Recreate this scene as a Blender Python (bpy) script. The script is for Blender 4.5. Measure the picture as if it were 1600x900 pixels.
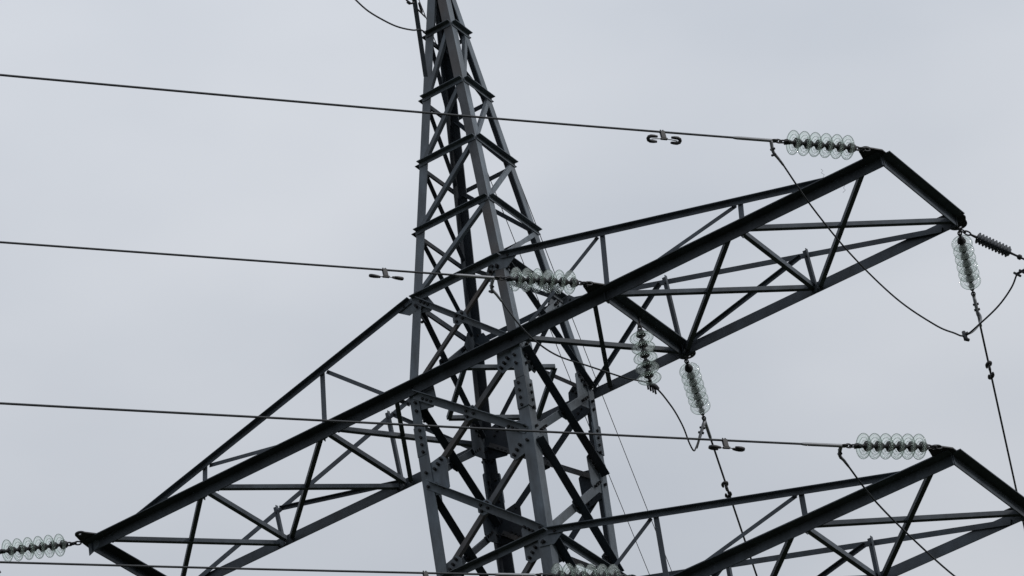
import bpy, bmesh, math, random
from mathutils import Vector, Matrix, noise
random.seed(7)
for o in list(bpy.data.objects): bpy.data.objects.remove(o)
SC = bpy.context.scene
COL = SC.collection

# ---------------------------------------------------------------- scale: U metres per tower unit, OZ lifts the tower onto the ground
U = 0.74
OZ = 29.62
def W(x, y=None, z=None):
    if y is None: x, y, z = x
    return Vector((x*U, y*U, z*U + OZ))

# ---------------------------------------------------------------- camera
cam = bpy.data.cameras.new('camera'); co = bpy.data.objects.new('camera', cam); COL.objects.link(co)
R = Matrix(((0.8175186293, 0.4028462544, 0.4115558118), (0.5613808202, -0.3979724718, -0.7255821707), (-0.1285101761, 0.8242164807, -0.5515000703)))
CP = (29.84269746, -51.82158174, -37.73589821)
co.matrix_world = Matrix.Translation(W(*CP)) @ R.to_4x4()
cam.sensor_width = 36; cam.lens = 7490.68/1600*36; cam.clip_end = 5000; cam.clip_start = .5
SC.camera = co

# ---------------------------------------------------------------- overcast daylight
world = bpy.data.worlds.new('World'); SC.world = world; world.use_nodes = True
nt = world.node_tree; N = nt.nodes; L = nt.links; N.clear()
sky = N.new('ShaderNodeTexSky'); sky.sky_type = 'NISHITA'; sky.sun_disc = False
sky.sun_elevation = math.radians(34); sky.sun_rotation = math.radians(85)
sc1 = N.new('ShaderNodeVectorMath'); sc1.operation = 'SCALE'; sc1.inputs['Scale'].default_value = 1.0
tc = N.new('ShaderNodeTexCoord')
mp = N.new('ShaderNodeMapping'); mp.inputs['Scale'].default_value = (1, 1, 2.2)
nz = N.new('ShaderNodeTexNoise'); nz.inputs['Scale'].default_value = 7.5; nz.inputs['Detail'].default_value = 4; nz.inputs['Roughness'].default_value = .42
cr = N.new('ShaderNodeValToRGB')
cr.color_ramp.elements[0].position = .34; cr.color_ramp.elements[0].color = (8.15, 8.70, 9.58, 1)
cr.color_ramp.elements[1].position = .66; cr.color_ramp.elements[1].color = (9.98, 10.38, 11.08, 1)
sep = N.new('ShaderNodeSeparateXYZ')
mr = N.new('ShaderNodeValToRGB'); e = mr.color_ramp.elements
for k_, (p_, v_) in enumerate(((0., .34), (.46, .88), (.66, 1.19), (1., 1.5))):
    q_ = e[k_] if k_ in (0,) else (e.new(p_) if k_ < 3 else e[-1])
    q_.position = p_; q_.color = (v_/1.5, v_/1.5, v_/1.5, 1)
mul = N.new('ShaderNodeVectorMath'); mul.operation = 'MULTIPLY'
mx = N.new('ShaderNodeMix'); mx.data_type = 'RGBA'; mx.inputs['Factor'].default_value = .95
bg = N.new('ShaderNodeBackground'); bg.inputs['Strength'].default_value = .1
out = N.new('ShaderNodeOutputWorld')
L.new(tc.outputs['Generated'], mp.inputs['Vector']); L.new(mp.outputs['Vector'], nz.inputs['Vector']); L.new(nz.outputs['Fac'], cr.inputs['Fac'])
L.new(tc.outputs['Generated'], sep.inputs['Vector']); L.new(sep.outputs['Z'], mr.inputs['Fac'])
L.new(cr.outputs['Color'], mul.inputs[0]); L.new(mr.outputs['Color'], mul.inputs[1])
L.new(sky.outputs['Color'], mx.inputs['A']); L.new(mul.outputs['Vector'], mx.inputs['B'])
L.new(mx.outputs['Result'], bg.inputs['Color']); L.new(bg.outputs['Background'], out.inputs['Surface'])
sun = bpy.data.lights.new('sun', 'SUN'); sun.energy = 1.5; sun.angle = math.radians(12); sun.color = (1, .97, .93)
so = bpy.data.objects.new('sun', sun); COL.objects.link(so)
so.rotation_euler = Vector((-math.cos(math.radians(34))*.995, -math.cos(math.radians(34))*.09, -math.sin(math.radians(34)))).to_track_quat('-Z', 'Y').to_euler()
SC.view_settings.view_transform = 'Standard'; SC.view_settings.look = 'None'; SC.view_settings.exposure = 0; SC.view_settings.gamma = 1
SC.render.engine = 'CYCLES'
SC.cycles.max_bounces = 24; SC.cycles.transmission_bounces = 24; SC.cycles.transparent_max_bounces = 24; SC.cycles.glossy_bounces = 8
SC.render.resolution_x = 1024; SC.render.resolution_y = 576

# ---------------------------------------------------------------- materials
def mat(name, col, rough=.6, metal=0., spec=.35, var=.0, rust=0., rustcol=(.075, .05, .038), scale=6.):
    m = bpy.data.materials.new(name); m.use_nodes = True; n = m.node_tree.nodes; l = m.node_tree.links
    b = n['Principled BSDF']; b.inputs['Roughness'].default_value = rough; b.inputs['Metallic'].default_value = metal
    b.inputs['Specular IOR Level'].default_value = spec
    if var == 0 and rust == 0:
        b.inputs['Base Color'].default_value = (*col, 1); return m
    t = n.new('ShaderNodeTexCoord')
    a = n.new('ShaderNodeTexNoise'); a.inputs['Scale'].default_value = scale; a.inputs['Detail'].default_value = 7; a.inputs['Roughness'].default_value = .65
    mpp = n.new('ShaderNodeMapping'); mpp.inputs['Scale'].default_value = (1, 1, .35)
    l.new(t.outputs['Object'], mpp.inputs['Vector']); l.new(mpp.outputs['Vector'], a.inputs['Vector'])
    r = n.new('ShaderNodeValToRGB'); r.color_ramp.elements[0].position = .32; r.color_ramp.elements[1].position = .7
    r.color_ramp.elements[0].color = (*[c*(1-var) for c in col], 1); r.color_ramp.elements[1].color = (*[c*(1+var) for c in col], 1)
    l.new(a.outputs['Fac'], r.inputs['Fac'])
    c = n.new('ShaderNodeTexNoise'); c.inputs['Scale'].default_value = 1.3; c.inputs['Detail'].default_value = 5
    l.new(t.outputs['Object'], c.inputs['Vector'])
    mrr = n.new('ShaderNodeMapRange'); mrr.inputs['From Min'].default_value = .45; mrr.inputs['From Max'].default_value = .7; mrr.inputs['To Max'].default_value = rust
    l.new(c.outputs['Fac'], mrr.inputs['Value'])
    x = n.new('ShaderNodeMix'); x.data_type = 'RGBA'; x.inputs['B'].default_value = (*rustcol, 1)
    l.new(mrr.outputs['Result'], x.inputs['Factor']); l.new(r.outputs['Color'], x.inputs['A']); l.new(x.outputs['Result'], b.inputs['Base Color'])
    oi = n.new('ShaderNodeObjectInfo'); mo = n.new('ShaderNodeMapRange'); mo.inputs['To Min'].default_value = .80; mo.inputs['To Max'].default_value = 1.20
    hs = n.new('ShaderNodeHueSaturation'); l.new(oi.outputs['Random'], mo.inputs['Value']); l.new(mo.outputs['Result'], hs.inputs['Value'])
    l.new(x.outputs['Result'], hs.inputs['Color']); l.new(hs.outputs['Color'], b.inputs['Base Color'])
    f = n.new('ShaderNodeTexNoise'); f.inputs['Scale'].default_value = 45; f.inputs['Detail'].default_value = 3
    l.new(t.outputs['Object'], f.inputs['Vector'])
    rr = n.new('ShaderNodeMapRange'); rr.inputs['To Min'].default_value = rough-.12; rr.inputs['To Max'].default_value = rough+.15
    l.new(a.outputs['Fac'], rr.inputs['Value']); l.new(rr.outputs['Result'], b.inputs['Roughness'])
    bp = n.new('ShaderNodeBump'); bp.inputs['Strength'].default_value = .15; bp.inputs['Distance'].default_value = .003
    l.new(f.outputs['Fac'], bp.inputs['Height']); l.new(bp.outputs['Normal'], b.inputs['Normal'])
    return m
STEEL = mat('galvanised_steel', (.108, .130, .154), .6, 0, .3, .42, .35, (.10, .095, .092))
SHADE_STEEL = mat('shade_tinted_steel', (.030, .040, .052), .7, 0, .2, .3, .2)  # darker steel copy: shade put into the colour of inward and back faces
ARM = mat('arm_steel', (.066, .080, .098), .6, 0, .3, .38, .2, (.07, .068, .07))
RUSTY = mat('brown_steel', (.080, .085, .093), .66, 0, .25, .35, .8, (.098, .080, .070))
BOLT = mat('bolt_steel', (.018, .019, .022), .7, 0, .2)
DARK = mat('dark_fittings', (.028, .031, .037), .55, .0, .35, .3, .3)
ALU = mat('weathered_aluminium', (.24, .25, .27), .5, .3, .4, .2, 0)
CABLE = mat('conductor_cable', (.045, .05, .058), .6, .1, .3)
POLY = mat('silicone_rubber', (.075, .085, .10), .6, 0, .3)
def glass(name, tint, dark, power, veil):
    m = bpy.data.materials.new(name); m.use_nodes = True; n = m.node_tree.nodes; l = m.node_tree.links; b = n['Principled BSDF']
    b.inputs['Base Color'].default_value = (*dark, 1); b.inputs['Roughness'].default_value = .06; b.inputs['Specular IOR Level'].default_value = .6
    tr = n.new('ShaderNodeBsdfTransparent'); tr.inputs['Color'].default_value = (*tint, 1)
    tl = n.new('ShaderNodeBsdfTranslucent'); tl.inputs['Color'].default_value = (.86, .95, .90, 1)
    g = n.new('ShaderNodeBsdfGlass'); g.inputs['IOR'].default_value = 1.45; g.inputs['Roughness'].default_value = .02
    m0 = n.new('ShaderNodeMixShader'); m0.inputs[0].default_value = .12; l.new(tr.outputs[0], m0.inputs[1]); l.new(g.outputs[0], m0.inputs[2])
    m1 = n.new('ShaderNodeMixShader'); m1.inputs[0].default_value = veil; l.new(m0.outputs[0], m1.inputs[1]); l.new(tl.outputs[0], m1.inputs[2])
    lw = n.new('ShaderNodeLayerWeight'); lw.inputs['Blend'].default_value = .22
    pw = n.new('ShaderNodeMath'); pw.operation = 'POWER'; pw.inputs[1].default_value = power; l.new(lw.outputs['Facing'], pw.inputs[0])
    m2 = n.new('ShaderNodeMixShader'); l.new(pw.outputs[0], m2.inputs[0]); l.new(m1.outputs[0], m2.inputs[1]); l.new(b.outputs[0], m2.inputs[2])
    l.new(m2.outputs[0], n['Material Output'].inputs['Surface']); return m
GL = glass('toughened_glass', (.985, .993, .988), (.12, .15, .135), 3.0, .085)
GRIM = glass('thick_glass_rim', (.53, .585, .55), (.045, .058, .052), 1.0, .04)
GRIB = glass('glass_rib', (.86, .92, .88), (.06, .08, .07), 1.6, .08)
GRASS = mat('field_grass', (.022, .027, .015), .9, 0, .1, .35, .5, (.05, .042, .028), 1.5)

# ---------------------------------------------------------------- mesh helpers (vertices are given in world metres, stored relative to the root)
def link(o, parent=None):
    COL.objects.link(o)
    if parent is not None: o.parent = parent
    return o
def tag(o, label=None, cat=None, group=None, kind=None):
    if label: o['label'] = label
    if cat: o['category'] = cat
    if group: o['group'] = group
    if kind: o['kind'] = kind
    return o
def root(name, loc, label, cat, group=None):
    o = bpy.data.objects.new(name, None); o.empty_display_size = .2; COL.objects.link(o); o.location = loc
    return tag(o, label, cat, group)
def build(name, bm, mats, parent=None, origin=Vector((0, 0, 0)), smooth=False):
    bmesh.ops.recalc_face_normals(bm, faces=bm.faces)
    if origin.length: bmesh.ops.translate(bm, verts=bm.verts, vec=-origin)
    me = bpy.data.meshes.new(name); bm.to_mesh(me); bm.free()
    for m in (mats if isinstance(mats, (list, tuple)) else [mats]): me.materials.append(m)
    if smooth:
        for pl in me.polygons: pl.use_smooth = True
    return link(bpy.data.objects.new(name, me), parent)
def prism(bm, poly, ext, mi=0):
    n = len(poly); a = [bm.verts.new(v) for v in poly]; b = [bm.verts.new(v+ext) for v in poly]
    fs = [bm.faces.new(a[::-1]), bm.faces.new(b)] + [bm.faces.new((a[i], a[(i+1) % n], b[(i+1) % n], b[i])) for i in range(n)]
    for f in fs: f.material_index = mi
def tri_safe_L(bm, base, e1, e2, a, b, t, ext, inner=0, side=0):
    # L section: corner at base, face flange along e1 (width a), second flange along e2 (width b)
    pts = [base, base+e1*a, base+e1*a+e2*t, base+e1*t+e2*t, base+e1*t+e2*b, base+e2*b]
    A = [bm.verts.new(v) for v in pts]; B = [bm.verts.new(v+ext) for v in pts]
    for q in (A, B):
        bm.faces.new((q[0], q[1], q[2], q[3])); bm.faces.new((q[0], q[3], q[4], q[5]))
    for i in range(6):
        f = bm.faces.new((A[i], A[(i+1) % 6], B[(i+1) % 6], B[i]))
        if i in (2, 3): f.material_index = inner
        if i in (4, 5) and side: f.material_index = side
def Lbeam(bm, p0, p1, n, a, b=None, t=.010, low=True, out=1, ofs=0., center=True, over=0.):
    """angle bar p0-p1 whose face flange lies in the plane with normal n; second flange sticks out along out*n at the lower or upper edge"""
    b = a if b is None else b
    d = (p1-p0).normalized(); n = (n-d*n.dot(d)).normalized(); s = d.cross(n).normalized()
    if abs(n.z) > .9:
        if s.dot(Vector((1, -1.7, 0))) > 0: s = -s
    elif (s.z < 0) == low: s = -s          # s points away from the corner edge
    base = p0-d*over + n*ofs - (s*a*.5 if center else Vector((0, 0, 0)))
    tri_safe_L(bm, base, s, n*out, a, b, t, (p1-p0)+d*2*over)
def bolt(bm, c, n, r=.017, h=.03, mi=1):
    n = n.normalized(); u = n.orthogonal().normalized(); v = n.cross(u)
    ph = random.random()
    prism(bm, [c-n*h+u*r*math.cos(ph+i*math.pi/3)+v*r*math.sin(ph+i*math.pi/3) for i in range(6)], n*2*h, mi)
def hull(pts, n):
    n = n.normalized(); u = n.orthogonal().normalized(); v = n.cross(u); o = pts[0]
    q = sorted(((p-o).dot(u), (p-o).dot(v)) for p in pts)
    def half(q):
        h = []
        for p in q:
            while len(h) > 1 and (h[-1][0]-h[-2][0])*(p[1]-h[-2][1])-(h[-1][1]-h[-2][1])*(p[0]-h[-2][0]) <= 1e-9: h.pop()
            h.append(p)
        return h[:-1]
    h = half(q)+half(q[::-1])
    return [o+u*a+v*b for a, b in h]
def tube(bm, pts, r, seg=8, cap=True, mi=0):
    rs = r if isinstance(r, (list, tuple)) else [r]*len(pts)
    d0 = (pts[1]-pts[0]).normalized(); u = d0.orthogonal().normalized(); rings = []
    for i, p in enumerate(pts):
        d = (pts[min(i+1, len(pts)-1)]-pts[max(i-1, 0)]).normalized(); u = (u-d*u.dot(d)).normalized(); v = d.cross(u)
        rings.append([bm.verts.new(p+u*rs[i]*math.cos(k*2*math.pi/seg)+v*rs[i]*math.sin(k*2*math.pi/seg)) for k in range(seg)])
    for a, b in zip(rings, rings[1:]):
        for k in range(seg):
            f = bm.faces.new((a[k], a[(k+1) % seg], b[(k+1) % seg], b[k])); f.smooth = True; f.material_index = mi
    if cap:
        for q in (rings[0][::-1], rings[-1]): bm.faces.new(q).material_index = mi
def lathe(bm, prof, seg=32, closed=True, mi=0):
    rings = [[bm.verts.new((r*math.cos(k*2*math.pi/seg), r*math.sin(k*2*math.pi/seg), z)) for k in range(seg)] for r, z in prof]
    pr = list(zip(rings, rings[1:]))+([(rings[-1], rings[0])] if closed else [])
    for a, b in pr:
        for k in range(seg):
            f = bm.faces.new((a[k], a[(k+1) % seg], b[(k+1) % seg], b[k])); f.smooth = True; f.material_index = mi
    if not closed:
        bm.faces.new(rings[0]); bm.faces.new(rings[-1][::-1])
def box(bm, c, ax, ay, az, mi=0):
    p = [c-ax-ay-az, c+ax-ay-az, c+ax+ay-az, c-ax+ay-az]; prism(bm, p, az*2, mi)
def spline(pts, n=8):
    P = [pts[0]*2-pts[1]]+list(pts)+[pts[-1]*2-pts[-2]]; o = []
    for i in range(1, len(P)-2):
        for k in range(n):
            t = k/n; a, b, c, d = P[i-1:i+3]
            o.append(.5*((2*b)+(c-a)*t+(2*a-5*b+4*c-d)*t*t+(3*b-a-3*c+d)*t**3))
    o.append(P[-2]); return o
def px(x, y, dep):   # a surveyed point of the photograph's wires at its own distance, in metres
    return W(*(Vector(CP) + R @ Vector(((x-800)/7490.68, -(y-450)/7490.68, -1.))*dep))

# ---------------------------------------------------------------- ground
def ground():
    bm = bmesh.new(); n = 60; ext = 1500.
    g = [[None]*(n+1) for _ in range(n+1)]
    for i in range(n+1):
        for j in range(n+1):
            a = (i/n*2-1); b = (j/n*2-1); x = ext*a*abs(a); y = ext*b*abs(b)
            h = noise.noise(Vector((x*.01, y*.01, 0)))*.8*min(1, math.hypot(x, y)/60)
            g[i][j] = bm.verts.new((x, y, h-.05))
    for i in range(n):
        for j in range(n): bm.faces.new((g[i][j], g[i+1][j], g[i+1][j+1], g[i][j+1])).smooth = True
    return tag(build('ground', bm, GRASS), 'dark rough grass field below the pylon', 'ground', kind='structure')
ground()

# ================================================================= THE TOWER
Q = {'s': 0.1144, 't': -0.009, 'z5': 1.6821, 'z4': 2.9064, 'z3': 4.1666, 'z2': 5.4056, 'z1': 6.637, 'z7': -1.555, 'z8': -3.212, 'xT': 7.2476, 'xN': 4.8745, 'xM': 2.5602, 'yT': 1.0208, 'xL1': -2.5194, 'xL2': -4.7739, 'xLT': -6.9317, 'yLT': 1.0098, 'z9': -4.9366, 'xT2': 7.3372, 'yT2': 0.9863, 'xN2': 4.9754, 'xM2': 2.7037}
ZL = {0: Q['z1']+1.22, 1: Q['z1'], 2: Q['z2'], 3: Q['z3'], 4: Q['z4'], 5: Q['z5'], 6: 0., 7: Q['z7'], 8: Q['z8'], 9: Q['z9'], 10: -6.7, 11: -9.4, 12: -13, 13: -18, 14: -25, 15: -33, 16: -40.02}
def hw(z):
    if z >= 0: return 1-Q['s']*z
    if z >= Q['z9']: return 1-Q['t']*z-.012+.004*z*0
    return 1-Q['t']*Q['z9']+.075*(Q['z9']-z)
SG = {'A': (-1, -1), 'B': (1, -1), 'C': (1, 1), 'D': (-1, 1)}
def LP(k, z, inset=0., face=None):
    w = hw(z); x, y = SG[k][0]*w, SG[k][1]*w
    if inset and face in ('AB', 'CD'): x -= SG[k][0]*inset
    if inset and face in ('BC', 'DA'): y -= SG[k][1]*inset
    return W(x, y, z)
FN = {'AB': Vector((0, -1, 0)), 'BC': Vector((1, 0, 0)), 'CD': Vector((0, 1, 0)), 'DA': Vector((-1, 0, 0))}
BASE = W(0, 0, -40)
T = root('lattice_tower', BASE, 'tall dark steel lattice pylon with two long pointed cross-arms against grey cloud', 'pylon')
def tp(name, bm, mats=None, parent=None):
    o = build(name, bm, mats or STEEL, None, BASE)
    o.parent = parent or T
    return o

LEGM = {'A': STEEL, 'B': RUSTY, 'C': STEEL, 'D': STEEL}
for k in 'ABCD':
    sx, sy = SG[k]; e1 = Vector((-sx, 0, 0)); e2 = Vector((0, -sy, 0))
    bm = bmesh.new()
    def seg(z0, z1, a, t, off=0., mi=0):
        p0, p1 = LP(k, z0), LP(k, z1); o = Vector((sx, sy, 0))*off
        tri_safe_L(bm, p0+o, e1, e2, a, a, t, p1-p0, 1, 2 if k == 'B' else 0)
        if mi:
            for f in bm.faces: f.material_index = 2 if f.material_index == 0 and f.calc_center_median().z < OZ-.03 else f.material_index
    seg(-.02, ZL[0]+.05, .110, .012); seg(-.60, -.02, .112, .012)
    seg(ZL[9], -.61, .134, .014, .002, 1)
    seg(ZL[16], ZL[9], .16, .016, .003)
    leg = tp('tower_leg', bm, [LEGM[k], SHADE_STEEL, STEEL])
    # bolted splice below the upper arm: thick outer cover angle with rows of bolts
    bm = bmesh.new(); p0, p1 = LP(k, -1.12), LP(k, -.62); o = Vector((sx, sy, 0))*.012
    if k != 'A': tri_safe_L(bm, p0+o, e1, e2, .145, .145, .009, p1-p0)
    else: tri_safe_L(bm, p0+o*.5, e1, e2, .120, .120, .009, p1-p0)
    for i in range(4):
        c = LP(k, -.70-.125*i)
        bolt(bm, c+e1*.075, e2); bolt(bm, c+e2*.075-Vector((0, 0, .03)), e1)
    c = LP(k, -.36); bolt(bm, c+e1*.07, e2); bolt(bm, c+e2*.07, e1)
    tp('splice_plate', bm, [STEEL if k != 'D' else SHADE_STEEL, BOLT], leg)

def facecorner(face): return face[0], face[1]
def horiz(face, z, a=.06, ofs=.006, over=.03, m=STEEL):
    p, q = facecorner(face); n = FN[face]; bm = bmesh.new()
    Lbeam(bm, LP(p, z), LP(q, z), n, a, a, .008, low=False, out=1, ofs=ofs, center=False, over=over-.035)
    tp('horizontal_brace', bm, SHADE_STEEL if face in ('CD', 'DA') else m)
def diag(face, k0, z0, k1, z1, a, b, low, outw, ofs, m=STEEL, ins=.09, trim=.0, name='diagonal_brace'):
    n = FN[face]; bm = bmesh.new()
    p0, p1 = LP(k0, z0, ins, face), LP(k1, z1, ins, face); d = (p1-p0).normalized()
    Lbeam(bm, p0+d*trim, p1-d*trim, n, a, b, .008, low=low, out=outw, ofs=ofs)
    return tp(name, bm, SHADE_STEEL if face in ('CD', 'DA') and m is STEEL else m)
# upper body: one diagonal per face and bay, horizontals all round
for lv in (0, 1, 2, 3, 4, 5, 8):
    for f in FN: horiz(f, ZL[lv], .058 if lv < 5 else .072)
for up, lo in ((0, 1), (1, 2), (2, 3), (3, 4), (4, 5)):
    zu, zl = ZL[up]-.08, ZL[lo]+.05
    diag('AB', 'A', zl, 'B', zu, .05, .05, True, -1, -.004)
    diag('BC', 'B', zl, 'C', zu, .05, .045, False, -1, -.004)
    diag('CD', 'C', zl, 'D', zu, .05, .045, True, -1, -.004)
    diag('DA', 'D', zl, 'A', zu, .055, .05, True, -1, -.004)
# lower body: crossed diagonals with bolted gussets
def gusset(face, k, z, ends, up=.26, dn=.26, r=.30, side=-1, legb=True):
    n = FN[face]; c = LP(k, z, .1, face); other = face[0] if face[1] == k else face[1]
    pts = [LP(k, z+up, .01, face), LP(k, z-dn, .01, face), LP(k, z+up, .2, face)*1, LP(k, z-dn, .2, face)]
    bm = bmesh.new(); bl = []
    for e in ends:
        d = (e-c).normalized(); s = d.cross(n).normalized()
        tip = c+d*(r*U+.04); pts += [tip+s*.042, tip-s*.042]
        for i in range(3): bl.append(c+d*(r*U-.0-.062*i))
    h = hull(pts, n); ofs = n*(side*.014)
    prism(bm, [p+ofs for p in h], n*.008*side)
    for b in bl: bolt(bm, b+ofs*.3, n, .0165, .032)
    if legb:
        for dz in (.12, -.12): bolt(bm, LP(k, z+dz, .1, face), n, .0165, .034)
    tp('gusset_plate', bm, [SHADE_STEEL if face in ('CD', 'DA') else STEEL, BOLT])
def xgusset(face, c, dirs):
    n = FN[face]; bm = bmesh.new(); pts = []
    for d in dirs:
        for sg in (1, -1):
            s = d.cross(n).normalized(); pts += [c+d*sg*.085+s*.04, c+d*sg*.085-s*.04]
            bolt(bm, c+d*sg*.055, n, .0165, .03)
    prism(bm, [p-n*.006 for p in hull(pts, n)], n*.007)
    tp('crossing_plate', bm, [SHADE_STEEL if face in ('CD', 'DA') else STEEL, BOLT])
def xpanel(face, lu, ll, a, gus=True):
    p, q = facecorner(face); n = FN[face]
    zu, zl = ZL[lu], ZL[ll]
    zu -= .08; zl += .05
    P0, P1 = LP(p, zu, .1, face), LP(q, zl, .1, face); Q0, Q1 = LP(q, zu, .1, face), LP(p, zl, .1, face)
    # the bar that starts high on the first leg
    if face in ('BC', 'DA'):
        diag(face, p, zu, q, zl, a, a*1.12, True, 1, .004, SHADE_STEEL) if face == 'BC' else diag(face, q, zu, p, zl, a, a*1.12, True, -1, -.012)  # BC bar gets the darkened steel, its underside shade is in the colour
        diag(face, q, zu, p, zl, a, a*.6, False, -1, -.010) if face == 'BC' else diag(face, p, zu, q, zl, a*.8, a*.7, False, 1, .004)
    else:
        diag(face, p, zu, q, zl, a, a*.9, False, 1, .004)
        diag(face, q, zu, p, zl, a*.72, a*.6, True, -1, -.022, RUSTY)
    d1 = (P1-P0); d2 = (Q1-Q0)
    # crossing point
    t = hw(zu)/(hw(zu)+hw(zl)); c = P0+d1*t
    if lu >= 5: xgusset(face, c, [d1.normalized(), d2.normalized()])
for f in FN:
    xpanel(f, 5, 6, .062); xpanel(f, 6, 7, .085); xpanel(f, 7, 8, .085); xpanel(f, 8, 9, .08)
for lu, ll in ((9, 10), (10, 11), (11, 12), (12, 13), (13, 14), (14, 15), (15, 16)):
    for f in FN:
        diag(f, f[0], ZL[lu], f[1], ZL[ll], .08, .06, False, 1, .004); diag(f, f[1], ZL[lu], f[0], ZL[ll], .08, .06, False, -1, -.02)
        horiz(f, ZL[ll] if ll < 16 else ZL[ll]+.3, .08)
for f in FN:
    p, q = f
    for k, o in ((p, q), (q, p)):
        mid = {lv: LP(o, ZL[lv], .1, f) for lv in (5, 6, 7, 8, 9)}
        gusset(f, k, ZL[5]-.08, [mid[6]], up=.12, dn=.18, r=.26)
        gusset(f, k, ZL[6]-.1, [mid[5], mid[7]], up=.28, dn=.22, r=.34)
        gusset(f, k, ZL[7], [mid[6], mid[8]], up=.24, dn=.24, r=.36)
        gusset(f, k, ZL[8]-.05, [mid[7], mid[9]], up=.22, dn=.3, r=.36)
# plan bracing: a square of bars joining the middles of the faces at the arm level
for z in (-.03,):
    w = hw(z)-.03; pts = [W(0, -w, z), W(w, 0, z), W(0, w, z), W(-w, 0, z)]
    for i in range(4):
        bm = bmesh.new(); Lbeam(bm, pts[i], pts[(i+1) % 4], Vector((0, 0, 1)), .050, .045, .008, low=False, out=1)
        tp('plan_brace', bm)

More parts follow.
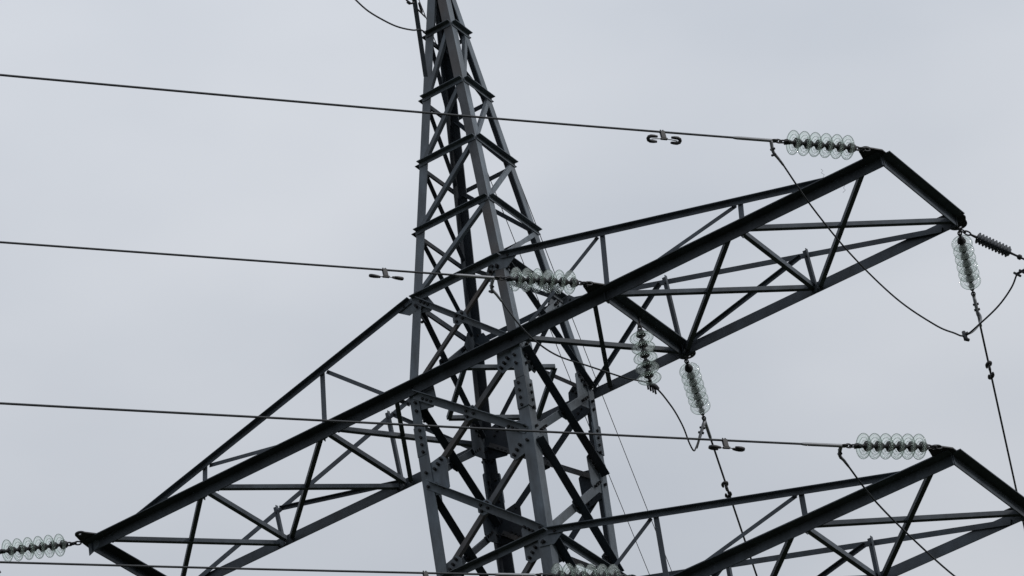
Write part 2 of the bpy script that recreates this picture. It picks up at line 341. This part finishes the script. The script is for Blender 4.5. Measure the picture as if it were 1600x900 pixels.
# ---------------------------------------------------------------- cross-arms
def lerp(a, b, t): return a+(b-a)*t
E = .0313
def arm(zc, ztop, xt, yt, xl, yl, nodesR, nodesL, ztip, mid_x):
    """zc: height of the bottom chord corner, nodesR / nodesL: panel points out from the body"""
    w0 = hw(zc)
    def ch(s, x):
        X, Y = (xt, yt) if x > 0 else (xl, yl)
        return Vector((x, s*lerp(w0+E, Y, x/X), zc))
    wt = hw(ztop)
    def tch(s, x):
        X, Y = (xt, yt) if x > 0 else (xl, yl)
        x0 = wt if x > 0 else -wt
        t = (x-x0)/(X-x0); return Vector((x, s*(lerp(wt+E, Y, t)-.03*t), lerp(ztop, zc+ztip, t)))
    bm = bmesh.new()
    for s in (-1, 1):
        n = Vector((0, s, 0)); P = [ch(s, xl), ch(s, -.001), ch(s, .001), ch(s, xt)]
        # vertical flange hangs from the corner, the other flange points outward
        Lbeam(bm, W(P[0]), W(P[1]), n, .125, .118, .012, low=False, out=1, center=False, over=0)
        Lbeam(bm, W(P[2]), W(P[3]), n, .125, .118, .012, low=False, out=1, center=False, over=0)
        for X in (-w0+.1, w0-.1):
            for dz in (.05,): bolt(bm, W(X, s*(w0+E), zc-dz), n, .015, .02)
    A = tp('cross_arm', bm, [ARM, BOLT])
    def sub(name, bm, m=None): return tp(name, bm, m or ARM, A)
    # end beams and the inner load beam
    xs = [(xt, yt, 1, -.03), (xl, yl, -1, .03)] + ([(mid_x, lerp(w0+E, yt, mid_x/xt), 1, 0)] if mid_x else [])
    for X, Y, sd, dx in xs:
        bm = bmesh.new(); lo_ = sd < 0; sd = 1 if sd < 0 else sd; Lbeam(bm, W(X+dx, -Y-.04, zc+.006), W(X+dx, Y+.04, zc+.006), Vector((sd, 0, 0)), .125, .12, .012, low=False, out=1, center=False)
        sub('load_beam', bm, SHADE_STEEL if lo_ else None)  # left tip beam takes the shade-darkened steel too
    # hanger plates, horizontal, rounded, with a hole
    hp = [(xt-.08, -1, yt, 1), (xt-.05, 1, yt, 1), (xl+.08, -1, yl, -1)] + ([(mid_x-.03, -1, lerp(w0+E, yt, mid_x/xt), 0), (mid_x-.0, 1, lerp(w0+E, yt, mid_x/xt), 0)] if mid_x else [])
    for X, s, Y, sd in hp:
        bm = bmesh.new(); c = W(X, s*(Y+.05), zc-.004)
        ring = []; nn = 16
        for i in range(nn+1):
            a = math.pi*i/nn; rr_ = .062 if s < 0 else .105; ring.append(c+Vector((math.cos(a)*rr_-.03, s*(math.sin(a)*rr_+(.19 if s < 0 else .125)), 0)))
        ring += [c+Vector((-.13, s*.04, 0)), c+Vector((-.15, -s*.13, 0)), c+Vector((.11, -s*.13, 0)), c+Vector((.11, s*.06, 0))]
        hole = [c+Vector((math.cos(a)*.017-.03, s*.195+math.sin(a)*.017, 0)) for a in [i*math.pi/4 for i in range(8)]]
        # plate with a hole: bridge the outline and the hole
        for z0 in (0,):
            vo = [bm.verts.new(p) for p in ring]; vi = [bm.verts.new(p) for p in hole]
            eo = [bm.edges.new((vo[i], vo[(i+1) % len(vo)])) for i in range(len(vo))]; ei = [bm.edges.new((vi[i], vi[(i+1) % 8])) for i in range(8)]
            bmesh.ops.triangle_fill(bm, use_beauty=True, edges=eo+ei)
        g = bmesh.ops.extrude_face_region(bm, geom=bm.faces[:]); bmesh.ops.translate(bm, verts=[v for v in g['geom'] if isinstance(v, bmesh.types.BMVert)], vec=(0, 0, .014))
        sub('hanger_plate', bm, DARK)
    # upright pointed end plates at the left tip
    bm = bmesh.new(); c = W(xl, -yl-.02, zc)
    prism(bm, [c+Vector((-.03, 0, .115)), c+Vector((.12, 0, .03)), c+Vector((.12, 0, -.10)), c+Vector((-.03, 0, -.16))], Vector((0, .010, 0))); sub('end_plate', bm, STEEL)
    # top chords
    for s in (-1, 1):
        n = Vector((0, s, 0))
        for X0, X1 in ((wt, xt), (-wt, xl)):
            bm = bmesh.new(); a, b = tch(s, X0), tch(s, X1-((.55 if s < 0 else .2) if X1 > 0 else -.35))
            Lbeam(bm, W(a), W(b), n, .062, .058, .008, low=False, out=1, center=False, over=-.02)
            sub('top_chord', bm)
            # plate where the top chord meets the leg
            bm = bmesh.new(); k = {(-1, True): 'A', (-1, False): 'B', (1, True): 'D', (1, False): 'C'}[(s, X0 < 0)]
            sx = SG[k][0]; c = W(a); pl = [c+Vector((-sx*.13, 0, .02)), c+Vector((sx*.10, 0, -.0)), c+Vector((sx*.20, 0, -.10)), c+Vector((sx*.06, 0, -.20)), c+Vector((-sx*.12, 0, -.16))]
            prism(bm, [q-n*.010 for q in pl], -n*.008)
            bolt(bm, c+Vector((-sx*.05, 0, -.13)), n, .016, .03); bolt(bm, c+Vector((sx*.10, 0, -.07)), n, .016, .02)
            sub('chord_plate', bm, [STEEL, BOLT])
    # braces
    def bar(p, q, n, a=.062, b=.05, low=True, out=1, ofs=0., over=.03, m=None):
        bm = bmesh.new(); Lbeam(bm, W(p), W(q), n, a, b, .007, low=low, out=out, ofs=ofs, over=over)
        dd = (W(q)-W(p)).normalized()
        for e in (W(p)+dd*.03, W(q)-dd*.03): bolt(bm, e+n*ofs, n, .011, .02)
        sub('arm_brace', bm, [m or ARM, BOLT])
    YN = Vector((0, -1, 0)); ZN = Vector((0, 0, 1)); dzv = Vector((0, 0, 1))
    for nodes, X, sd in ((nodesR, xt, 1), (nodesL, xl, -1)):
        xb = [sd*w0]+nodes+[X]
        for s in (-1, 1):
            n = Vector((0, s, 0))
            for i, x in enumerate(nodes):
                b0 = ch(s, x)-dzv*.09; t0 = tch(s, x)-dzv*.04
                bar(b0, t0, n, .062, .045, True, -1, -.018, over=.05)
                # diagonal falls from the top node back towards the body
                xp = xb[i]; bb = ch(s, xp)-dzv*.06 if i else ch(s, xp)-dzv*(.02 if sd > 0 else .27)
                bar(bb, tch(s, x)-dzv*.05+Vector((-sd*.08, 0, 0)), n, .046, .04, False, -1, -.022, over=.0)
        # bottom plane: struts across and crossed diagonals
        for i in range(len(xb)-1):
            xa, xc = xb[i], xb[i+1]; zz = dzv*.11
            na, fa, nc, fc = ch(-1, xa)-zz, ch(1, xa)-zz, ch(-1, xc)-zz, ch(1, xc)-zz
            ins = Vector((sd*.04, 0, 0))
            X1 = Vector((sd, 0, 0))
            bar(na+X1*(.2 if (i == 0 and sd < 0) else .04), fc-X1*(.14 if sd < 0 else .02), ZN, .05, .05, True, 1, .0, over=-.02)
            bar(fa+X1*((.27 if sd > 0 else 0) if i == 0 else .06), nc-X1*(.22 if xc != X else .36), ZN, .05, .05, True, 1, -.012, over=-.02)
            if i > 0 and not (mid_x and abs(xa-mid_x) < .2): bar(na-ins, fa-ins, ZN, .05, .06, True, 1, .008, over=-.02)
    return A, ch, tch
zc = .075
arm1, ch1, tch1 = arm(zc, Q['z5'], Q['xT'], Q['yT'], Q['xLT'], Q['yLT'], [Q['xM'], Q['xN']], [Q['xL1'], Q['xL2']], -.16, Q['xM']-.03)
arm2, ch2, tch2 = arm(Q['z9']+.05, Q['z8'], Q['xT2'], Q['yT2'], Q['xLT'], Q['yLT'], [Q['xM2'], Q['xN2']], [Q['xL1'], Q['xL2']], -.16, Q['xM2']-.17)

# small bracket for the earth wire high on the left side of the tower
bm = bmesh.new()
Lbeam(bm, px(665, 120, 70.9), px(646, -8, 70.6), Vector((0, -1, 0)), .062, .055, .007, low=False, out=-1)
tp('earth_wire_strut', bm, ARM)
bm = bmesh.new(); Lbeam(bm, px(645, 0, 70.6), px(668, -14, 70.9), Vector((0, -1, 0)), .05, .05, .007, low=False, out=1); tp('earth_wire_strut', bm)
bm = bmesh.new()
tube(bm, [px(634, -2, 70.5), px(640, 6, 70.5), px(648, 4, 70.5)], .012); tube(bm, [px(637, 6, 70.5), px(640, 2, 70.5)], .02)
tube(bm, [px(652, 14, 70.6), px(661, 23, 70.8), px(665, 27, 70.9)], .009); tube(bm, [px(655, 5, 70.6), px(659, 19, 70.8)], .014)
tp('wire_clamp', bm, DARK)

# ================================================================= INSULATOR STRINGS (built along local -Z, metres)
PITCH = .131
SKETCH = {}
def chain_link(bm, z, l=.075, r=.009, turn=0.):
    w = .021; pts = []
    for i in range(17):
        a = i/16*2*math.pi; x = math.cos(a)*w; zz = math.sin(a)*(l/2-w)+(w if math.sin(a) > 0 else -w)*abs(math.sin(a))
        v = Vector((x, 0, z+zz)); v.rotate(Matrix.Rotation(turn, 3, 'Z')); pts.append(v)
    tube(bm, pts, r, 6, False)
def glass_mesh():
    prof = [(.040, -.046), (.060, -.050), (.085, -.057), (.108, -.067), (.1205, -.077), (.1265, -.084), (.1290, -.090), (.1290, -.096), (.1265, -.0995), (.1230, -.097),
            (.1190, -.088), (.108, -.078), (.096, -.073), (.0900, -.076), (.0875, -.092), (.0845, -.0945), (.0815, -.091), (.079, -.068), (.068, -.063), (.0600, -.066),
            (.0575, -.086), (.0545, -.088), (.0515, -.084), (.049, -.059), (.040, -.057), (.024, -.055), (.022, -.049)]
    bm = bmesh.new(); lathe(bm, prof, 40, True)
    for f in bm.faces:
        q = sum(math.hypot(v.co.x, v.co.y) for v in f.verts)/4; z = f.calc_center_median().z
        f.material_index = 1 if q > .1245 else (2 if (z < -.080 and q < .115) else 0)
    return bm
def cap_mesh():
    bm = bmesh.new()
    lathe(bm, [(.008, .010), (.030, .008), (.034, -.002), (.040, -.006), (.041, -.016), (.044, -.019), (.045, -.030), (.049, -.033), (.050, -.044), (.0535, -.047), (.0535, -.060), (.048, -.063), (.010, -.064)], 20, False)
    return bm
def pin_mesh():
    bm = bmesh.new(); lathe(bm, [(.012, -.056), (.040, -.060), (.040, -.072), (.030, -.080), (.020, -.090), (.017, -.115), (.022, -.122), (.022, -.130), (.006, -.134)], 14, False); return bm
def first_string(n_disc, links=2, tailfit=True):
    r = bpy.data.objects.new('insulator_string', None); COL.objects.link(r); r.empty_display_size = .1
    bm = bmesh.new(); chain_link(bm, .028, .085, .009, math.pi/2); chain_link(bm, -.030, .075, .0095, 0); chain_link(bm, -.080, .075, .0095, math.pi/2)
    if links > 2: chain_link(bm, -.128, .07, .008, 0)
    top = -.112 if links == 2 else -.16
    build('shackle', bm, DARK, r)
    for i in range(n_disc):
        z = top-PITCH*i
        if 'g' not in SKETCH:
            g = build('glass_disc', glass_mesh(), [GL, GRIM, GRIB], r); c = build('metal_cap', cap_mesh(), DARK, g); p_ = build('disc_pin', pin_mesh(), DARK, g)
            SKETCH['g'] = (g.data, c.data, p_.data)
        else:
            g = link(bpy.data.objects.new('glass_disc', SKETCH['g'][0]), r); link(bpy.data.objects.new('metal_cap', SKETCH['g'][1]), g); link(bpy.data.objects.new('disc_pin', SKETCH['g'][2]), g)
        g.location.z = z
    zb = top-PITCH*n_disc
    if tailfit:
        bm = bmesh.new(); lathe(bm, [(.008, .01), (.024, .006), (.026, -.022), (.016, -.04), (.008, -.045)], 12, False)
        bmesh.ops.translate(bm, verts=bm.verts, vec=(0, 0, zb))
        box(bm, Vector((0, 0, zb-.045)), Vector((.034, 0, .012)), Vector((0, .012, 0)), Vector((-.006, 0, .018)))
        chain_link(bm, zb-.085, .075, .009, 0); chain_link(bm, zb-.135, .075, .009, math.pi/2)
        chain_link(bm, zb-.185, .075, .009, 0)
        build('clevis', bm, DARK, r)
    return r, -zb+(.225 if tailfit else 0)
def copy_tree(o, parent=None):
    c = o.copy(); COL.objects.link(c); c.parent = parent
    for ch_ in o.children: copy_tree(ch_, c)
    return c
def orient(o, loc, d):
    o.location = loc; o.rotation_mode = 'QUATERNION'; o.rotation_quaternion = (-d).to_track_quat('Z', 'Y')
def unit(az, sl):
    return Vector((math.cos(math.radians(az)), math.sin(math.radians(az)), sl)).normalized()
string6, LEN6 = first_string(6)
# each tension string: start point in tower units, heading, slope, what the conductor does after it
NEAR = [
 ('T', (7.163, -1.421, .03), unit(-120, -.095), 'on the outer tip of the upper right arm, on the side facing the level wires'),
 ('M', (2.501, -1.467, .02), unit(-120, -.11), ''),
 ('T2', (7.286, -1.391, -4.935), unit(-120, -.14), ''),
 ('M2', (2.475, -1.558, -4.905), unit(-120, -.12), ''),
 ('LT', (-7.061, -1.229, .03), unit(-120, -.26), ''),
 ('Tf', (7.143, 1.285, -.02), unit(113, -.11), ''),
 ('Mf', (2.472, 1.235, -.02), unit(113, -.11), '')]
LAB = {
 'T': 'horizontal glass disc string at the tip of the upper right arm',
 'M': 'horizontal glass disc string in front of the right tower leg',
 'T2': 'horizontal glass disc string at the tip of the lower right arm',
 'M2': 'glass disc string cut by the bottom edge of the photo',
 'LT': 'glass disc string on the pointed left arm tip, cut by the left edge',
 'Tf': 'slanting pale glass disc string beside the ribbed grey rod',
 'Mf': 'slanting pale glass disc string below the inner beam of the upper arm'}
ENDS = {}
first = True
for key, P0, d, _ in NEAR:
    o = string6 if first else copy_tree(string6); first = False
    st = W(*P0); orient(o, st, d)
    if key in ('Tf', 'Mf'): o.scale = (.88, .88, 1)
    tag(o, LAB[key], 'insulator', 'glass disc insulator strings')
    ENDS[key] = (st+d*LEN6, d)
# pilot string holding the loop
pilot, LENP = first_string(5, 2, False)
pd = Vector((.02, .0, -1)).normalized()
PST = W(Q['xM']-.02, -.17, zc-.13)
orient(pilot, PST, pd); tag(pilot, 'upright string of five glass discs holding up a loop cable', 'insulator', 'glass disc insulator strings')
PEND = PST+pd*LENP

# ---------------------------------------------------------------- conductors with their dead-end clamps
def conductor(key, heading, sl, k, length, label, r=.0115, name='conductor', grp='power line conductors', dead=True, term=None, mid=None):
    P, d0 = ENDS[key]
    h = Vector((math.cos(math.radians(heading)), math.sin(math.radians(heading)), 0))
    pts = [P+h*s*U+Vector((0, 0, 1))*(sl*s*U+k*s*s*U) for s in [0, .15, .6, 1, 2, 3, 4, 6, 8, 11, 14, 18, 24, 32, 42, 55, 70, 90, 120, 160][:]]
    pts = [q for q in pts if (q-P).length < length*U] 
    bm = bmesh.new(); tube(bm, [q-P for q in pts], r, 8)
    o = build(name, bm, CABLE); o.location = P; tag(o, label, 'power line', grp)
    if dead:
        dd = (pts[2]-pts[0]).normalized(); bm = bmesh.new()
        tube(bm, [dd*-.02, dd*.0, dd*.02, dd*.40, dd*.44, dd*.46], [.010, .02, .0185, .0185, .015, .0105], 10)
        tube(bm, [dd*-.05, dd*-.0], .010, 8)
        build('compression_sleeve', bm, ALU, o)
        if term is not None:
            bm = bmesh.new(); t = term.normalized()
            if mid is not None: tube(bm, spline([Vector((0, 0, 0)), mid, mid.lerp(term, .5), term], 5), [.019, .019, .019, .018, .018, .017, .017, .016, .016, .015, .015, .014, .014, .013, .013, .012][:16], 8); t = mid.normalized()
            else: tube(bm, [Vector((0, 0, 0)), t*.05, t*.10, t*.2, t*.24, t*.34], [.018, .020, .019, .018, .014, .012], 8)
            s = t.cross(dd).normalized()
            bolt(bm, t*.09, s, .014, .032); bolt(bm, t*.15, s, .014, .032)
            build('jumper_terminal', bm, [ALU, BOLT], o)
    return o, pts
J1a = px(1224, 258, 66.05); J3a = px(1326, 729, 63.4); J2a = px(784, 471, 67.95)
c1, w1 = conductor('T', -120, -.1125, .0008, 150, 'topmost thin cable running left from the upper right arm tip', term=J1a-ENDS['T'][0], mid=px(1208, 237, 66.0)-ENDS['T'][0])
c2, w2 = conductor('M', -120, -.0975, 0, 150, 'second cable from the top, crossing the left tower leg', term=J2a-ENDS['M'][0], mid=px(768, 450, 67.9)-ENDS['M'][0])
c3, w3 = conductor('T2', -120, -.1075, .0004, 150, 'third cable from the top, running left from the lower right arm tip', term=J3a-ENDS['T2'][0], mid=px(1312, 711, 63.35)-ENDS['T2'][0])
c4, w4 = conductor('M2', -120, -.117, .0006, 150, 'lowest cable, running left along the bottom edge under the left arm', term=Vector((.5, .1, -1)))
c5, w5 = conductor('LT', -120, -.1, .0002, 150, 'cable leaving the left edge from the left arm tip string', term=Vector((.5, .1, -1)))
TJ = px(1528, 492, 69.9)
c6, w6 = conductor('Tf', 113.17, .055, .0, 150, 'cable dropping steeply at the right edge from the outer glass string', term=px(1527, 485, 69.8)-ENDS['Tf'][0])
c7, w7 = conductor('Mf', 113.17, .055, .0, 150, 'cable dropping steeply from the inner glass string behind the lower arm', term=px(1092, 688, 71.6)-ENDS['Mf'][0])

# earth wires running away behind the tower
for i, (x0, lab, k) in enumerate(((-.72, 'left of the two very thin wires slanting down behind the tower', .001), (-.22, 'right of the two very thin wires slanting down behind the tower, along the right leg', .001))):
    sl = (-.03, -.04)[i]
    P = W(x0, .3, 8.5); h = Vector((math.cos(math.radians(112)), math.sin(math.radians(112)), 0))
    bm = bmesh.new(); tube(bm, [h*s*U+Vector((0, 0, 1))*(sl*s+k*s*s)*U for s in (0, 2, 5, 9, 14, 20, 28, 38, 50, 65, 85, 110)], .0055, 6)
    o = build('earth_wire', bm, CABLE); o.location = P; tag(o, lab, 'wire', 'thin wires behind the tower')
# the tower top they are fixed to
bm = bmesh.new(); z0 = ZL[0]+.03; w = hw(z0)
top = W(-.4, .3, 8.5)
for k in 'ABCD':
    Lbeam(bm, LP(k, z0), W(SG[k][0]*.03-.2, SG[k][1]*.03+.2, 8.5), Vector((SG[k][0], 0, 0)), .06, .06, .008)
box(bm, W(-.45, .3, 8.5), Vector((.3, 0, 0)), Vector((0, .04, 0)), Vector((0, 0, .03)))
tp('tower_peak', bm)

# ---------------------------------------------------------------- jumper loops
def jumper(name, pts, label, r=.0095, mats=CABLE, n=8):
    bm = bmesh.new(); q = spline(pts, n); o0 = q[0]; tube(bm, [v-o0 for v in q], r, 8)
    o = build(name, bm, mats); o.location = o0; return tag(o, label, 'cable', 'loop cables joining the lines'), q
ROD0 = W(7.20, 1.20, -.06); RODD = Vector((.68, .33, -.66)).normalized(); ROD_END = ROD0+RODD*.93
def back(o, pts):
    o0 = o.location; return [v-o0 for v in pts]
RE = ROD_END
T_ = px(1508, 524, 68.8)
j1, q1 = jumper('jumper_cable', [J1a+(px(1208, 237, 66.0)-J1a)*.2, J1a, px(1270, 325, 66.3), px(1330, 398, 66.9), px(1400, 466, 67.6), px(1460, 507, 68.3), px(1490, 520, 68.6), T_, px(1532, 505, 68.6), px(1560, 478, 68.4), px(1580, 450, 68.3), px(1589, 428, 68.2)],
   'long dark loop cable sagging below the upper right arm tip to a small clamp')
bm = bmesh.new()
o0 = j1.location
tube(bm, [T_-o0+Vector((-.01, 0, .05)), T_-o0+Vector((.0, 0, -.05)), T_-o0+Vector((.03, 0, -.075))], [.022, .026, .018], 8); tube(bm, [T_-o0+Vector((-.03, 0, .0)), T_-o0+Vector((.04, 0, .012))], .02, 8)
build('tee_clamp', bm, DARK, j1)
bm = bmesh.new()
tube(bm, back(j1, spline([px(1527, 485, 69.8), px(1533, 496, 69.7), px(1530, 507, 69.4), px(1520, 518, 69.0), T_], 6)), .011, 8)
build('tail_cable', bm, ALU, j1)
j2, q2 = jumper('jumper_cable', [J2a+(px(768, 450, 67.9)-J2a)*.2, J2a, px(812, 508, 67.9), px(838, 534, 68.1), px(872, 556, 68.4), px(920, 572, 68.8), px(975, 590, 69.3), px(1018, 601, 69.6), px(1047, 632, 70.2), px(1066, 664, 70.8), px(1077, 692, 71.2), px(1084, 704, 71.4), px(1088, 698, 71.5), px(1093, 684, 71.6)],
   'dark loop cable passing in front of the tower to the upright glass string')
# spiral clamp where the loop meets the pilot string
bm = bmesh.new(); cpt = px(1018, 601, 69.6); dj = (px(1028, 611, 69.8)-px(1005, 597, 69.5)).normalized()
o0 = j2.location
tube(bm, [cpt-o0-dj*.10, cpt-o0-dj*.06, cpt-o0+dj*.08, cpt-o0+dj*.13], [.014, .024, .03, .02], 8)
for i in range(4): tube(bm, [cpt-o0+dj*(-.09+.05*i)+Vector((0, 0, .0)), cpt-o0+dj*(-.05+.05*i)+Vector((-.02, 0, -.075))], .011, 6)
tube(bm, [cpt-o0+dj*.01, PEND-o0+Vector((0, 0, .02))], .016, 8)
build('suspension_clamp', bm, DARK, j2)
j3, q3 = jumper('jumper_cable', [J3a+(px(1312, 711, 63.35)-J3a)*.2, J3a, px(1365, 780, 63.7), px(1420, 836, 64.1), px(1490, 899, 64.7), px(1550, 940, 65.3), px(1600, 950, 66), px(1640, 930, 67)],
   'dark loop cable sagging from the lower right arm tip out of the bottom edge')
ew, qe = jumper('jumper_cable', [px(545, -12, 70.4), px(556, 0, 70.4), px(575, 17, 70.4), px(600, 32, 70.4), px(622, 42, 70.5), px(645, 47, 70.6), px(655, 46, 70.7), px(664, 50, 70.9)],
   'short loop cable at the top edge, left of the tower')

# ribbed rubber rod insulator
ro = root('rod_insulator', ROD0, 'slim ribbed grey rod insulator slanting out from the upper right arm corner', 'insulator')
ro.rotation_mode = 'QUATERNION'; ro.rotation_quaternion = (-RODD).to_track_quat('Z', 'Y')
bm = bmesh.new(); chain_link(bm, -.03, .07, .008, 0); chain_link(bm, -.085, .085, .009, math.pi/2); tube(bm, [Vector((0, 0, -.115)), Vector((0, 0, -.20))], [.011, .016], 10)
build('end_fitting', bm, DARK, ro)
prof = [(.010, -.19)]
for i in range(10):
    z = -.205-i*.040
    for r_, dz in ((.015, 0), (.062, -.012), (.064, -.0145), (.016, -.015), (.015, -.024), (.044, -.033), (.045, -.035), (.015, -.036)): prof.append((r_, z+dz))
prof.append((.010, -.62)); bm = bmesh.new(); lathe(bm, prof, 20, False); build('ribbed_sheds', bm, POLY, ro)
bm = bmesh.new(); tube(bm, [Vector((0, 0, z)) for z in (-.60, -.70, -.701, -.715, -.735, -.745, -.746, -.93)], [.014, .012, .02, .03, .03, .02, .011, .012], 10)
tube(bm, [Vector((-.03, 0, -.86)), Vector((0, 0, -.93)), Vector((.03, .01, -.97))], .014, 8)
build('end_fitting', bm, DARK, ro)
bm = bmesh.new(); ea = px(1589, 428, 68.2)-j1.location; eb = RE-j1.location
for i in range(4): tube(bm, [ea.lerp(eb, i*.28)+Vector((-.03, 0, .03)), ea.lerp(eb, i*.28)+Vector((.035, .0, -.045))], .014, 6)
tube(bm, [ea, eb+Vector((.02, 0, .02))], .015, 8)
build('spiral_clamp', bm, DARK, j1)

# ---------------------------------------------------------------- vibration dampers
def damper0():
    r = bpy.data.objects.new('vibration_damper', None); COL.objects.link(r); r.empty_display_size = .1
    bm = bmesh.new(); box(bm, Vector((0, 0, -.036)), Vector((.024, 0, 0)), Vector((0, .015, 0)), Vector((0, 0, .044)))
    for x in (-.014, .014): tube(bm, [Vector((x, 0, 0)), Vector((x, 0, .024))], .008, 6)
    box(bm, Vector((0, 0, -.084)), Vector((.038, 0, 0)), Vector((0, .012, 0)), Vector((0, 0, .008)))
    build('clamp', bm, DARK, r)
    bm = bmesh.new(); tube(bm, [Vector((-.15, 0, -.098)), Vector((-.08, 0, -.089)), Vector((0, 0, -.084)), Vector((.08, 0, -.089)), Vector((.15, 0, -.098))], .0045, 6); build('messenger_wire', bm, DARK, r)
    w = None
    for sg in (-1, 1):
        bm = bmesh.new()
        pts = [Vector((sg*x, y, -.098+sg*(x-.13)*-.10)) for x, y in ((.085, -.026), (.12, -.027), (.155, -.026), (.178, -.016), (.185, 0), (.178, .016), (.155, .026), (.12, .027), (.085, .026))]
        tube(bm, pts, [.012, .0165, .018, .0185, .0185, .0185, .018, .0165, .012], 10)
        build('damper_weight', bm, DARK, r)
    return r
D0 = damper0(); used = False
def put_damper(path, target, along, label, roll=0., off=0.):
    global used
    # nearest place on the cable to the given distance along it
    acc = 0
    for a, b in zip(path, path[1:]):
        l = (b-a).length
        if acc+l >= along: P = a+(b-a)*((along-acc)/l); d = (b-a).normalized(); break
        acc += l
    o = copy_tree(D0) if used else D0; used = True
    side = d.cross(Vector((0, 0, 1))).normalized(); up = side.cross(d)
    M = Matrix((d, -side, up)).transposed()
    o.rotation_mode = 'QUATERNION'; o.rotation_quaternion = M.to_quaternion(); o.location = P
    for c in o.children:        # the weights have twisted round on their wire
        if c.name.startswith('damper_weight'):
            Rx = Matrix.Rotation(roll, 3, 'X'); pv = Vector((0, 0, -.094))
            c.rotation_euler = Rx.to_euler(); c.location = pv-Rx @ pv
    return tag(o, label, 'damper', 'horseshoe weights clamped under the cables')
DIST = {'c1': 1.30, 'c2': 1.28, 'c3': 1.32, 'c4': 1.6, 'c6': 1.6, 'c7': 1.6}
put_damper(w1, 0, 1.29, 'damper with two hooked weights under the topmost cable', 3.982)
put_damper(w2, 0, 1.28, 'flat damper on the second cable, left of the left tower leg', 2.582)
put_damper(w3, 0, 1.33, 'damper with chunky tilted weights on the third cable', 2.882)
put_damper(w4, 0, 1.24, 'damper at the bottom edge on the lowest cable, under the tower', 3.132)
put_damper(w6, 0, 1.55, 'damper on the steep cable near the right edge', 2.684)
put_damper(w7, 0, 1.55, 'damper on the steep cable just above the lower arm top chord', 2.884)

# ---------------------------------------------------------------- snagged bits of wire on the arm
for pts, lab in (([(1283, 264), (1286, 267), (1283, 270), (1288, 273), (1286, 277), (1289, 281)], 'tiny crooked scrap of wire standing on top of the upper right arm'),
                 ([(1320, 289), (1318, 294), (1321, 297), (1317, 301)], 'tiny crooked scrap of wire hanging under the upper right arm')):
    q = [px(x, y, 67.25) for x, y in pts]; bm = bmesh.new(); tube(bm, [v-q[0] for v in q], .002, 5); o = build('wire_scrap', bm, CABLE); o.location = q[0]; tag(o, lab, 'wire')
